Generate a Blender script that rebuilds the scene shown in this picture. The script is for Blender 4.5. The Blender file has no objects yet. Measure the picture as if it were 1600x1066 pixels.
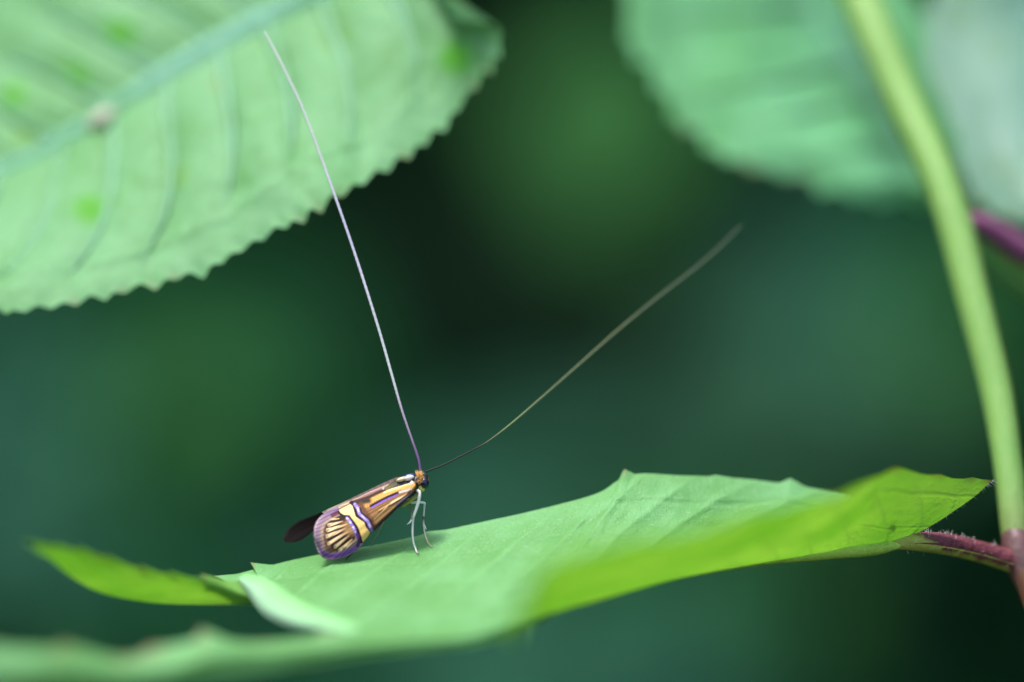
import bpy, bmesh, math, random
import numpy as np
from mathutils import Vector, noise

# ------------------------------------------------------------------ setup
# one Blender unit is one centimetre
sc = bpy.context.scene
COL = sc.collection
sc.unit_settings.system = 'METRIC'
sc.unit_settings.scale_length = 0.01

DIST, WIDE = 30.8, 7.5             # close-up lens: focus distance and field width there
cam = bpy.data.cameras.new('camera')
cam_o = bpy.data.objects.new('camera', cam)
COL.objects.link(cam_o)
cam_o.location = (0, -DIST, 0)
cam_o.rotation_euler = (math.pi / 2, 0, 0)
cam.sensor_width = 36
cam.lens = 36 * DIST / WIDE
cam.clip_start, cam.clip_end = 0.5, 60000
cam.dof.use_dof = True
cam.dof.focus_distance = DIST
cam.dof.aperture_fstop = cam.lens * 1e-3 / 2.45
sc.camera = cam_o

SUN_EL, SUN_AZ = math.radians(71), math.radians(-125)   # azimuth from +Y, negative = left
w = bpy.data.worlds.new('World')
sc.world = w
w.use_nodes = True
sky = w.node_tree.nodes.new('ShaderNodeTexSky')
sky.sky_type = 'NISHITA'
sky.sun_disc = False
sky.sun_elevation = SUN_EL
sky.sun_rotation = SUN_AZ
sky.air_density = 1.0
sky.dust_density = 3.0
bg = w.node_tree.nodes['Background']
w.node_tree.links.new(sky.outputs[0], bg.inputs[0])
bg.inputs[1].default_value = 0.12

sun = bpy.data.lights.new('sun', 'SUN')
sun.energy = 1.5
sun.angle = math.radians(12)
sun.color = (1.0, 0.98, 0.95)
sun_o = bpy.data.objects.new('sun', sun)
COL.objects.link(sun_o)
sd = Vector((math.sin(SUN_AZ) * math.cos(SUN_EL), math.cos(SUN_AZ) * math.cos(SUN_EL), math.sin(SUN_EL)))
sun_o.rotation_euler = sd.to_track_quat('Z', 'Y').to_euler()

sc.view_settings.view_transform = 'Standard'
sc.view_settings.look = 'None'
sc.view_settings.gamma = 1
sc.view_settings.exposure = 1.95
sc.render.engine = 'CYCLES'
sc.cycles.use_denoising = True
sc.cycles.max_bounces = 8
sc.cycles.sample_clamp_indirect = 6

rng = random.Random(4)
nr = np.random.RandomState(5)


# ------------------------------------------------------------------ helpers
def P(px, py, dep=0.0):
    """a point seen at photograph pixel px,py and dep cm behind the plane of the moth"""
    k = WIDE / 1600.0 * (DIST + dep) / DIST
    return Vector(((px - 800) * k, dep, -(py - 533) * k))


def link(o, parent=None):
    COL.objects.link(o)
    if parent is not None:
        o.parent = parent
        o.matrix_parent_inverse = parent.matrix_basis.inverted()
    return o


def tag(o, label=None, cat=None, group=None, kind=None):
    if label: o['label'] = label
    if cat: o['category'] = cat
    if group: o['group'] = group
    if kind: o['kind'] = kind
    return o


def empty(name, loc):
    o = bpy.data.objects.new(name, None)
    o.location = loc
    o.empty_display_size = 0.2
    return link(o)


def mesh_obj(name, verts, faces, mat, parent=None, smooth=True, uvs=None, cols=None, mats=None, fmat=None):
    me = bpy.data.meshes.new(name)
    me.from_pydata([tuple(v) for v in verts], [], faces)
    for m in (mats or [mat]):
        me.materials.append(m)
    if fmat is not None:
        me.polygons.foreach_set('material_index', fmat)
    if smooth:
        me.polygons.foreach_set('use_smooth', [True] * len(me.polygons))
    if uvs is not None:
        uvl = me.uv_layers.new(name='UVMap')
        li = np.zeros(len(me.loops), dtype=np.int32)
        me.loops.foreach_get('vertex_index', li)
        uvl.data.foreach_set('uv', np.asarray(uvs, dtype=np.float32)[li].ravel())
    if cols is not None:
        for nm, arr in cols.items():
            ca = me.color_attributes.new(nm, 'FLOAT_COLOR', 'POINT')
            a = np.ones((len(verts), 4), dtype=np.float32)
            a[:, :arr.shape[1]] = arr
            ca.data.foreach_set('color', a.ravel())
    me.update()
    return link(bpy.data.objects.new(name, me), parent)


def catmull(pts, n):
    """n points along a Catmull-Rom curve through pts (k, d)"""
    p = np.asarray(pts, float)
    k = len(p)
    ext = np.vstack([2 * p[0] - p[1], p, 2 * p[-1] - p[-2]])
    t = np.linspace(0, k - 1, n)
    i = np.minimum(t.astype(int), k - 2)
    f = (t - i)[:, None]
    a, b, c, d = ext[i], ext[i + 1], ext[i + 2], ext[i + 3]
    return 0.5 * (2 * b + (c - a) * f + (2 * a - 5 * b + 4 * c - d) * f ** 2 + (3 * b - a - 3 * c + d) * f ** 3)


def surf(rows, nu, nv):
    """bicubic sheet through a net of control rows -> (nu, nv, 3) in pixel/depth space"""
    r = np.asarray(rows, float)
    a = np.stack([catmull(r[:, j], nu) for j in range(r.shape[1])], 1)
    return np.stack([catmull(a[i], nv) for i in range(nu)], 0)


def grid_faces(nu, nv, off=0, flip=False):
    f = []
    for i in range(nu - 1):
        for j in range(nv - 1):
            q = (off + i * nv + j, off + (i + 1) * nv + j, off + (i + 1) * nv + j + 1, off + i * nv + j + 1)
            f.append(q[::-1] if flip else q)
    return f


def tube_data(pts, rad, seg=10, n=None, off=0):
    pts = np.asarray([tuple(p) for p in pts], float)
    rad = np.asarray(rad, float)
    if n:
        pr = catmull(np.hstack([pts, rad[:, None]]), n)
        pts, rad = pr[:, :3], np.maximum(pr[:, 3], 1e-4)
    V, F, UV = [], [], []
    L = len(pts)
    s = None
    for i in range(L):
        a, b = pts[max(i - 1, 0)], pts[min(i + 1, L - 1)]
        t = Vector(b - a).normalized()
        if s is None:
            u = Vector((0, 0, 1)) if abs(t.z) < 0.93 else Vector((1, 0, 0))
            s = t.cross(u).normalized()
        else:
            s = (s - t * s.dot(t)).normalized()
        q = s.cross(t).normalized()
        for k in range(seg):
            an = 2 * math.pi * k / seg
            V.append(Vector(pts[i]) + (s * math.cos(an) + q * math.sin(an)) * rad[i])
            UV.append((i / (L - 1), k / seg))
    for i in range(L - 1):
        for k in range(seg):
            k2 = (k + 1) % seg
            F.append((off + i * seg + k, off + i * seg + k2, off + (i + 1) * seg + k2, off + (i + 1) * seg + k))
    F.append(tuple(off + k for k in range(seg))[::-1])
    F.append(tuple(off + (L - 1) * seg + k for k in range(seg)))
    return V, F, UV


def tube(name, pts, rad, mat, parent=None, seg=10, n=None, cols=None, flat=1.0):
    V, F, UV = tube_data(pts, rad, seg, n)
    if flat != 1.0:
        for i in range(0, len(V), seg):
            y = sum(v.y for v in V[i:i + seg]) / seg
            for v in V[i:i + seg]:
                v.y = y + (v.y - y) * flat
    if cols is not None:
        c = catmull(np.asarray(cols, float), len(V) // seg).clip(0, 1)
        cols = {'tint': np.repeat(c, seg, 0)}
    return mesh_obj(name, V, F, mat, parent, uvs=UV, cols=cols)


# ------------------------------------------------------------------ materials
class N:
    def __init__(self, name):
        self.m = bpy.data.materials.new(name)
        self.m.use_nodes = True
        self.t = self.m.node_tree
        self.t.nodes.clear()
        self.out = self.add('ShaderNodeOutputMaterial')

    def add(self, kind, **kw):
        n = self.t.nodes.new(kind)
        for k, v in kw.items():
            setattr(n, k, v)
        return n

    def put(self, sock, v):
        if isinstance(v, bpy.types.NodeSocket):
            self.t.links.new(v, sock)
        elif isinstance(v, (tuple, list)) and len(v) == 3 and sock.type == 'RGBA':
            sock.default_value = (*v, 1)
        else:
            sock.default_value = v

    def math(self, op, a, b=0.0, c=0.0, clamp=False):
        n = self.add('ShaderNodeMath', operation=op, use_clamp=clamp)
        self.put(n.inputs[0], a); self.put(n.inputs[1], b); self.put(n.inputs[2], c)
        return n.outputs[0]

    def mix(self, f, a, b):
        n = self.add('ShaderNodeMix', data_type='RGBA')
        self.put(n.inputs[0], f); self.put(n.inputs[6], a); self.put(n.inputs[7], b)
        return n.outputs[2]

    def noise(self, scale, detail=3, co=None, rough=0.5):
        n = self.add('ShaderNodeTexNoise')
        n.inputs['Scale'].default_value = scale
        n.inputs['Detail'].default_value = detail
        n.inputs['Roughness'].default_value = rough
        self.put(n.inputs['Vector'], co if co is not None else self.obj())
        return n.outputs[0]

    def obj(self):
        return self.add('ShaderNodeTexCoord').outputs['Object']

    def uv(self):
        s = self.add('ShaderNodeSeparateXYZ')
        self.put(s.inputs[0], self.add('ShaderNodeTexCoord').outputs['UV'])
        return s.outputs[0], s.outputs[1]

    def step(self, x, a, b):
        n = self.add('ShaderNodeMapRange', interpolation_type='SMOOTHSTEP')
        self.put(n.inputs[0], x)
        n.inputs[1].default_value = a; n.inputs[2].default_value = b
        return n.outputs[0]

    def bump(self, h, strength, dist):
        n = self.add('ShaderNodeBump')
        n.inputs['Strength'].default_value = strength
        n.inputs['Distance'].default_value = dist
        self.put(n.inputs['Height'], h)
        return n.outputs[0]

    def pbsdf(self, color, rough=0.5, spec=0.5, metal=0.0, normal=None, **kw):
        n = self.add('ShaderNodeBsdfPrincipled')
        self.put(n.inputs['Base Color'], color)
        self.put(n.inputs['Roughness'], rough)
        self.put(n.inputs['Specular IOR Level'], spec)
        self.put(n.inputs['Metallic'], metal)
        if normal is not None: self.put(n.inputs['Normal'], normal)
        for k, v in kw.items():
            self.put(n.inputs[k.replace('_', ' ')], v)
        return n.outputs[0]

    def done(self, sh):
        self.t.links.new(sh, self.out.inputs[0])
        return self.m


def leaf_material(name, top, under, trans, f_trans=0.5, rough=0.42, spec=0.5, blemish=None, nveins=9.0, slant=2.2):
    """UV: x along the midrib, y = distance from the midrib (0) to the margin (1)"""
    k = N(name)
    u, v = k.uv()
    co = k.obj()
    geo = k.add('ShaderNodeNewGeometry')
    n1 = k.noise(1.5, 5, co)
    n2 = k.noise(7.0, 3, co)
    n3 = k.noise(60.0, 2, co)
    # side veins: lines slanting from the midrib to the margin
    ph = k.math('ADD', k.math('MULTIPLY', u, nveins), k.math('MULTIPLY', v, -slant))
    ph = k.math('ADD', ph, k.math('MULTIPLY', n1, 0.5))
    tri = k.math('ABSOLUTE', k.math('SUBTRACT', k.math('FRACT', ph), 0.5))
    vein = k.math('SUBTRACT', 1.0, k.step(tri, 0.01, 0.07))
    vo = k.add('ShaderNodeTexVoronoi', feature='DISTANCE_TO_EDGE')
    vo.inputs['Scale'].default_value = 22.0
    k.put(vo.inputs['Vector'], co)
    cell = k.math('SUBTRACT', 1.0, k.step(vo.outputs['Distance'], 0.0, 0.1))
    patch = k.step(n1, 0.3, 0.7)
    topc = k.mix(patch, (top[0] * .8, top[1] * .86, top[2] * .66), (top[0] * 1.15, top[1] * 1.1, top[2] * 1.2))
    topc = k.mix(k.math('MULTIPLY', k.step(n3, 0.6, 0.72), 0.4), topc, (0.4, 0.6, 0.42))  # fine pale speckles painted in for specular sparkle
    undc = k.mix(patch, (under[0] * .72, under[1] * .84, under[2] * .55), (under[0] * 1.15, under[1] * 1.1, under[2] * 1.2))
    undc = k.mix(k.step(n2, 0.35, 0.7), undc, tuple(c * 1.15 for c in under))
    base = k.mix(geo.outputs['Backfacing'], topc, undc)
    base = k.mix(k.math('MULTIPLY', vein, 0.22), base, (0.24, 0.36, 0.2))
    tr = k.mix(k.math('MULTIPLY', vein, 0.2), trans, tuple(c * 0.55 for c in trans))
    tr = k.mix(k.math('MULTIPLY', cell, 0.7), tr, tuple(c * 0.55 for c in trans))
    undc = k.mix(k.math('MULTIPLY', cell, 0.5), undc, tuple(c * 1.5 for c in under))
    base = k.mix(geo.outputs['Backfacing'], topc, undc)
    tr = k.mix(patch, tuple(c * q for c, q in zip(trans, (.5, .7, .4))), tr)
    tr = k.mix(k.math('MULTIPLY', k.step(n2, .55, .7), .35), tr, tuple(c * .55 for c in trans))
    if blemish:
        base, tr = blemish(k, base, tr)
    # brown dry points along the toothed margin
    tipa = k.add('ShaderNodeAttribute', attribute_name='dry')
    tips = k.add('ShaderNodeSeparateColor')
    k.put(tips.inputs[0], tipa.outputs['Color'])
    vm = tips.outputs[1]
    base = k.mix(k.math('MULTIPLY', vm, 0.3), base, tuple(min(1, c * 1.5 + .05) for c in top))
    tr = k.mix(k.math('MULTIPLY', vm, 0.55), tr, tuple(c * .4 for c in trans))
    base = k.mix(tips.outputs[0], base, (0.2, 0.09, 0.05))
    tr = k.mix(tips.outputs[0], tr, (0.09, 0.04, 0.02))
    h = k.math('ADD', k.math('MULTIPLY', vein, -0.6), k.math('MULTIPLY', cell, -0.12))
    h = k.math('ADD', h, k.math('MULTIPLY', n3, 0.5))
    h = k.math('ADD', h, k.math('MULTIPLY', n2, 0.8))
    nb = k.bump(h, 0.4, 0.03)
    a = k.pbsdf(base, k.math('ADD', rough, k.math('MULTIPLY', n2, 0.12)), spec, normal=nb)
    t = k.add('ShaderNodeBsdfTranslucent')
    k.put(t.inputs[0], tr); k.put(t.inputs['Normal'], nb)
    mx = k.add('ShaderNodeMixShader')
    mx.inputs[0].default_value = f_trans
    k.t.links.new(a, mx.inputs[1]); k.t.links.new(t.outputs[0], mx.inputs[2])
    return k.done(mx.outputs[0])


def simple(name, color, rough=0.5, spec=0.5, var=0.25, scale=6.0, metal=0.0, bump=0.0, **kw):
    k = N(name)
    n = k.noise(scale, 4)
    c = k.mix(n, tuple(x * (1 - var) for x in color), tuple(min(1, x * (1 + var)) for x in color))
    nb = k.bump(n, bump, 0.02) if bump else None
    return k.done(k.pbsdf(c, rough, spec, metal, nb, **kw))


def tinted(name, rough=0.45, spec=0.5, metal_from=False, bump=0.0, bscale=120, gain=1.0, **kw):
    """colour comes from the pattern stored on the mesh points"""
    k = N(name)
    a = k.add('ShaderNodeAttribute', attribute_name='tint')
    n = k.noise(bscale, 3)
    g = k.add('ShaderNodeVectorMath', operation='SCALE')
    k.put(g.inputs[0], a.outputs['Color']); g.inputs['Scale'].default_value = gain
    c = k.mix(k.math('MULTIPLY', n, 0.3), g.outputs[0], (0.015, 0.009, 0.008))
    nb = k.bump(n, bump, 0.01) if bump else None
    metal = 0.0
    if metal_from:
        b = k.add('ShaderNodeAttribute', attribute_name='sheen')
        metal = k.math('MULTIPLY', b.outputs['Fac'], 0.6)
    return k.done(k.pbsdf(c, rough, spec, metal, nb, **kw))


def spots(*lst):
    """pale thin places and scars at given object-space points"""
    def f(k, base, tr):
        co = k.obj()
        n = k.noise(3.0, 2, co)
        for (p, r, colr, trn) in lst:
            d = k.add('ShaderNodeVectorMath', operation='DISTANCE')
            sc_ = k.add('ShaderNodeVectorMath', operation='MULTIPLY')
            k.put(sc_.inputs[0], co); sc_.inputs[1].default_value = (1, .06, 1)
            k.put(d.inputs[0], sc_.outputs[0])
            d.inputs[1].default_value = (p[0], p[1] * .06, p[2])
            m = k.math('SUBTRACT', 1.0, k.step(k.math('ADD', d.outputs['Value'], k.math('MULTIPLY', n, r * 0.6)), r * 0.5, r * 1.6))
            base = k.mix(m, base, colr)
            tr = k.mix(m, tr, trn)
        return base, tr
    return f


M_LEAF = leaf_material('leaf_green', (0.135, 0.345, 0.115), (0.13, 0.29, 0.05), (0.22, 0.47, 0.03), 0.42, nveins=.01, rough=0.5, spec=0.3)
LIME = (0.07, 0.33, 0.005)
M_LEAF_L = leaf_material('leaf_pale_underside', (0.135, 0.325, 0.135), (0.135, 0.325, 0.135), (0.17, 0.43, 0.11), 0.45, rough=0.5, spec=0.3,
    nveins=0.01, blemish=spots(
        (P(133, 325, 1.1), .15, LIME, (.07, .5, .01)), (P(172, 43, 1.9), .15, LIME, (.07, .5, .03)),
        (P(104, 115, 1.9), .14, LIME, (.07, .5, .04)), (P(712, 90, 1.5), .16, LIME, (.07, .5, .01)),
        (P(520, 50, 1.6), .16, (.12, .3, .07), (.2, .45, .06)), (P(5, 140, 2), .14, LIME, (.07, .5, .02)),
        (P(338, 122, 1.5), .1, (.2, .3, .1), (.2, .45, .06)), (P(28, 200, 1.9), .14, (.12, .3, .05), (.2, .45, .05)),
        (P(270, 275, 1.2), .12, (.12, .3, .07), (.2, .45, .06))))
M_LEAF_R = leaf_material('leaf_mid_green', (0.14, 0.41, 0.18), (0.14, 0.41, 0.18), (0.16, 0.44, 0.16), 0.45, nveins=6, rough=.5, spec=.3)
M_LEAF_P = leaf_material('leaf_glaucous', (0.11, 0.24, 0.17), (0.11, 0.24, 0.17), (0.11, 0.27, 0.15), 0.4, rough=0.4, nveins=5)
M_VEIN = leaf_material('vein_pale', (0.15, 0.34, 0.225), (0.15, 0.34, 0.225), (0.24, 0.5, 0.34), 0.12, nveins=.01, rough=.5, spec=.3)
M_SIDE = leaf_material('side_vein_pale', (0.095, 0.235, 0.12), (0.095, 0.235, 0.12), (0.2, 0.45, 0.25), 0.15, nveins=.01, rough=.5, spec=.3)
M_MIDRIB = leaf_material('midrib_yellow_green', (0.36, 0.52, 0.09), (0.36, 0.52, 0.09), (0.5, 0.6, 0.1), 0.12, nveins=.01, rough=.5, spec=.3)
M_HAIR = simple('plant_hair', (0.6, 0.55, 0.55), 0.5, 0.4, 0.1)
M_SCAR = simple('scar_pink', (0.33, 0.32, 0.23), 0.7, 0.3, 0.2)
M_RIM = simple('leaf_rim_pale', (0.24, 0.36, 0.27), 0.4, 0.5, 0.15, 5)
_k = N('curled_rim_sky_sheen')
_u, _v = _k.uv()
M_CURL = _k.done(_k.pbsdf(_k.mix(_k.step(_v, 0.15, 1.0), (0.18, 0.30, 0.2), (0.13, 0.34, 0.10)), 0.45, 0.4))  # sky reflection painted as a pale outer edge fading to leaf green


def stem_material():
    k = N('stem_skin')
    u, v = k.uv()
    co = k.obj()
    n = k.noise(2.0, 4, co)
    st = k.add('ShaderNodeMapping')
    st.inputs['Scale'].default_value = (9, 9, 0.5)
    k.put(st.inputs[0], co)
    fib = k.noise(3.0, 3, st.outputs[0])
    c = k.mix(n, (0.085, 0.21, 0.034), (0.15, 0.275, 0.06))
    c = k.mix(k.math('MULTIPLY', fib, 0.4), c, (0.2, 0.3, 0.11))
    a = k.add('ShaderNodeAttribute', attribute_name='tint')
    c = k.mix(a.outputs['Fac'], c, k.mix(n, (0.06, 0.024, 0.012), (0.13, 0.06, 0.04)))
    t = k.pbsdf(c, 0.5, 0.25, normal=k.bump(fib, 0.4, 0.03), Subsurface_Weight=0.1, Subsurface_Radius=(0.1, 0.2, 0.05), Subsurface_Scale=0.3)
    return k.done(t)


def petiole_material():
    """purple above, yellow-green below"""
    k = N('petiole_skin')
    u, v = k.uv()
    n = k.noise(14.0, 5)
    up = k.math('SINE', k.math('MULTIPLY', v, 2 * math.pi))
    up = k.math('ADD', up, k.math('MULTIPLY', k.math('SUBTRACT', n, 0.5), 1.3))
    up = k.math('ADD', up, k.math('MULTIPLY', u, 0.55))
    up = k.math('SUBTRACT', up, k.math('MULTIPLY', k.math('SUBTRACT', 1.0, k.step(u, 0.12, 0.5)), 2.2))
    f = k.step(up, -0.7, 0.0)
    pur = k.mix(n, (0.045, 0.009, 0.013), (0.15, 0.034, 0.045))
    gre = k.mix(n, (0.22, 0.28, 0.04), (0.34, 0.32, 0.08))
    c = k.mix(f, gre, pur)
    return k.done(k.pbsdf(c, 0.5, 0.25, normal=k.bump(n, 0.7, 0.04)))


M_STEM, M_PET = stem_material(), petiole_material()

# ------------------------------------------------------------------ ground, bank and undergrowth far behind
GZ = -34.0
mg = simple('soil_moss', (0.022, 0.035, 0.016), 0.95, 0.1, 0.6, 0.05)
R = 20000
mesh_obj('ground', [(-R, -R, GZ), (R, -R, GZ), (R, R, GZ), (-R, R, GZ)], [(0, 1, 2, 3)], mg, smooth=False)['kind'] = 'structure'
# a wooded bank rising in a wide arc behind the plants
V, F = [], []
na, nh = 64, 16
for i in range(na):
    a = math.radians(-115 + 230 * i / (na - 1))
    for j in range(nh):
        t = j / (nh - 1)
        r = 150 + 60 * t + 14 * noise.noise(Vector((i * .35, j * .5, 1)))
        z = GZ - 1 + 190 * t ** 1.1 + 5 * noise.noise(Vector((i * .5, j * .6, 7)))
        V.append((r * math.sin(a), -10 + r * math.cos(a), z))
bank = mesh_obj('bank', V, grid_faces(na, nh, flip=True), simple('bank_moss', (0.003, 0.010, 0.005), 0.95, 0.02, 0.7, 0.06))
bank['kind'] = 'structure'

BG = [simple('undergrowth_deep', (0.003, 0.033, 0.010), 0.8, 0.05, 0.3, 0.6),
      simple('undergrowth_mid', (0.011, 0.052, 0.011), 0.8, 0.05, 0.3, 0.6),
      simple('undergrowth_sky_teal', (0.009, 0.046, 0.026), 0.8, 0.06, 0.3, 0.6),  # teal of reflected sky put into the leaf colour
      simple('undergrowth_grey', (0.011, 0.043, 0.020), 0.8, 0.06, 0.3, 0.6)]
bv, bf, bm = [], [], []


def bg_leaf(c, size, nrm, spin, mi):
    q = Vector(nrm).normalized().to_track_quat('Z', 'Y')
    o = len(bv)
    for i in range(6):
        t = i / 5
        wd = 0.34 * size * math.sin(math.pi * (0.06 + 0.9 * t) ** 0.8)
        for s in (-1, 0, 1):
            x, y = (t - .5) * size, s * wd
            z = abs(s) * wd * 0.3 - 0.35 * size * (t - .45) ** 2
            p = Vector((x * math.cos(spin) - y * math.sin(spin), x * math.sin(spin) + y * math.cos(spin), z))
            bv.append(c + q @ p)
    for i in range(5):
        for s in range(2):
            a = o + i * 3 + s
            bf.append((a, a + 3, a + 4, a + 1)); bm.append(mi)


# single leaves near enough to show as soft patches: pixel, depth, size, material, how much they face up
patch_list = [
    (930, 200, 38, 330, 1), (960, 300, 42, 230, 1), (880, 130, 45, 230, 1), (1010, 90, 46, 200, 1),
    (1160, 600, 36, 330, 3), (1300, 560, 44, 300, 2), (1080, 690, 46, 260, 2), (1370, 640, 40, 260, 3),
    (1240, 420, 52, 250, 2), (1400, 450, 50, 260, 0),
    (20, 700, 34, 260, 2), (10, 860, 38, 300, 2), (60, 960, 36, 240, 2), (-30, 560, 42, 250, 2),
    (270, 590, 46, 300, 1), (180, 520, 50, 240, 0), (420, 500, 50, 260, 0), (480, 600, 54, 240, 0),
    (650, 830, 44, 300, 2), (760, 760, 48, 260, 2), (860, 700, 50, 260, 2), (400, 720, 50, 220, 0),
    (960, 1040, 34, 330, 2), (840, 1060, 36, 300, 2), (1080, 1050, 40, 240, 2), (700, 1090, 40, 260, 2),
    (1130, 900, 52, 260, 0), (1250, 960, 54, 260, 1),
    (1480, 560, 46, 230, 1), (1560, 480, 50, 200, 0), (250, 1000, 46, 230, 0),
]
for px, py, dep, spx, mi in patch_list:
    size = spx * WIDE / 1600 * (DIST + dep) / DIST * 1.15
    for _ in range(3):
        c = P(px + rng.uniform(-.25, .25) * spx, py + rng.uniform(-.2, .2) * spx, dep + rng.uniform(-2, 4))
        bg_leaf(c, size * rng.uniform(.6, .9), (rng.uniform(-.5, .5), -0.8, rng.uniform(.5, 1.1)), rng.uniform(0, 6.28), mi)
# the thicket behind them, thinner round the dark hollow
for _ in range(5200):
    dep = rng.uniform(62, 118)
    px, py = rng.uniform(-2600, 4200), rng.uniform(-2000, 2600)
    h1 = math.hypot((px - 860) / 520, (py - 430) / 300)
    h2 = math.hypot((px - 830) / 300, (py + 10) / 180)
    h3 = math.hypot((px - 1520) / 260, (py - 960) / 150)
    if min(h1, h2, h3) < 1:
        continue
    c = P(px, py, dep)
    if c.z < GZ: continue
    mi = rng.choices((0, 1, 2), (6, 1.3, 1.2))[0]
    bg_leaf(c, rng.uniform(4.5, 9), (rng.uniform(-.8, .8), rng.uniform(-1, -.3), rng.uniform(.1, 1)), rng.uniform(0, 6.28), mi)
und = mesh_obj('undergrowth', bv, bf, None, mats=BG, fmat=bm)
tag(und, 'dark green undergrowth lost in blur far behind the moth', 'undergrowth', kind='stuff')


# ------------------------------------------------------------------ leaves
def sheet(rows, nu, nv, teeth=None, dry=None, wav=0.0, seed=0.0, vrange=(0, 1), t0=0.8, quilt=None, d0=0.94):
    """world points, uv and dry-margin mask of a leaf sheet; the last column is the margin"""
    S = surf(rows, nu, nv)
    t = np.linspace(0, 1, nv)
    u = np.linspace(0, 1, nu)
    if teeth:
        for (uc, wl, wr, dx, dy) in teeth:
            k = np.where(u < uc, np.clip(1 - (uc - u) / wl, 0, 1), np.clip(1 - (u - uc) / wr, 0, 1))
            f = k[:, None] * np.clip((t - t0) / (1 - t0), 0, 1)[None] ** 1.5
            S[:, :, 0] += f * dx
            S[:, :, 1] += f * dy
    pts = []
    for i in range(nu):
        for j in range(nv):
            p = P(*S[i, j])
            if wav:
                g = noise.noise(Vector((p.x * 1.1, p.y * 1.1, p.z * 1.1 + seed)))
                g2 = noise.noise(Vector((p.x * 3.3, p.y * 3.3, p.z * 3.3 + seed)))
                p = p + Vector((0, 0.3, 1)) * wav * (g + 0.4 * g2) * math.sin(math.pi * min(max(t[j], 0.0), 1.0)) ** .5
            if quilt:
                p = p + Vector((0, -1, .3)) * quilt(u[i], t[j])
            pts.append(p)
    uv = [(u[i], vrange[0] + (vrange[1] - vrange[0]) * t[j]) for i in range(nu) for j in range(nv)]
    dm = np.zeros((nu, nv))
    if dry:
        for (uc, wd, st) in dry:
            dm += st * np.clip(1 - np.abs(u - uc) / wd, 0, 1)[:, None] * np.clip((t - d0) / (1 - d0), 0, 1)[None]
    vm = np.zeros((nu, nv))
    if hasattr(quilt, 'vein'):
        for i in range(nu):
            for j in range(nv):
                vm[i, j] = quilt.vein(u[i], t[j])
    return pts, uv, np.stack([dm.clip(0, 1).ravel(), vm.ravel()], 1)


def join(name, parts, mat, parent, show):
    """show: for each sheet 't' or 'u' - whether its upper or its under face looks at the camera"""
    V, F, UV, D = [], [], [], []
    cp = Vector((0, -DIST, 0))
    for (pts, uv, dm, nu, nv), sh in zip(parts, show):
        acc = 0
        for i in range(0, nu - 1, 3):
            for j in range(0, nv - 1, 3):
                a, b, c = pts[i * nv + j], pts[(i + 1) * nv + j], pts[i * nv + j + 1]
                acc += (b - a).cross(c - a).dot(cp - a)
        F += grid_faces(nu, nv, len(V), (acc < 0) == (sh == 't'))
        V += pts; UV += uv; D.append(dm)
    D = np.concatenate(D)
    return mesh_obj(name, V, F, mat, parent, uvs=UV, cols={'dry': np.hstack([D, D[:, :1] * 0])})


def serrate(nu_teeth, ax, ay, r, lo=0.0, hi=1.0):
    out, k = [], 0
    for i in range(nu_teeth):
        uc = lo + (hi - lo) * (i + .5 + r.uniform(-.2, .2)) / nu_teeth
        g = r.uniform(.5, 1.2)
        out.append((uc, 0.7 * (hi - lo) / nu_teeth, 0.35 * (hi - lo) / nu_teeth, ax * g, ay * g))
    return out


# ---- the plant the moth sits on: stem, its near leaf and a pale leaf higher up
stem_px = [(1250, -330, 4.2), (1293, -150, 3.4), (1347, 0, 2.6), (1409, 150, 2.1), (1476, 300, 1.6), (1522, 470, 1.2), (1558, 615, .9),
           (1577, 740, .65), (1590, 850, .45), (1606, 905, .35), (1628, 990, .2), (1680, 1200, -.2), (1700, 2200, -1), (1740, 4200, -2), (1740, 7950, -2)]
stem_r = [.17, .165, .162, .152, .14, .13, .122, .11, .112, .105, .075, .09, .11, .13, .14]
base = P(*stem_px[-1])
plant = empty('leafy_plant', (base.x, base.y, GZ))
tag(plant, 'pale green upright stem with hairy purple leaf stalks, its lowest leaf carrying the moth', 'plant')
sv = [(0, 0, 0)] * 8 + [(.5,) * 3, (1,) * 3] + [(1,) * 3] * 5
stem = tube('stem', [P(*p) for p in stem_px], stem_r, M_STEM, plant, 20, 180, cols=sv)
stem['label'] = 'pale yellow-green stem turning pinkish brown at the lowest joint'
tube('node', [P(1583, 815, .5), P(1589, 846, .45), P(1594, 870, .42), P(1600, 893, .38), P(1607, 930, .3)], [.08, .118, .132, .116, .06], simple('node_pink', (0.085, 0.038, 0.036), 0.45, 0.4, .5, 14, bump=.4), stem, 20, 40)
for nx, ny, nd, nrr in ((1560, 622, .72, .055), (1530, 628, .8, .05), (1563, 560, .75, .025), (1470, 330, 1.45, .03)):
    bmx = bmesh.new()
    bmesh.ops.create_icosphere(bmx, subdivisions=2, radius=nrr)
    for v_ in bmx.verts:
        v_.co *= 1 + .25 * noise.noise(v_.co * 30 + Vector((nx, 0, 0)))
    me = bpy.data.meshes.new('bump'); bmx.to_mesh(me); bmx.free()
    me.materials.append(M_RIM)
    o = bpy.data.objects.new('bump', me); o.location = P(nx, ny, nd) - plant.location
    COL.objects.link(o); o.parent = stem
    o.matrix_parent_inverse.identity()

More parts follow.
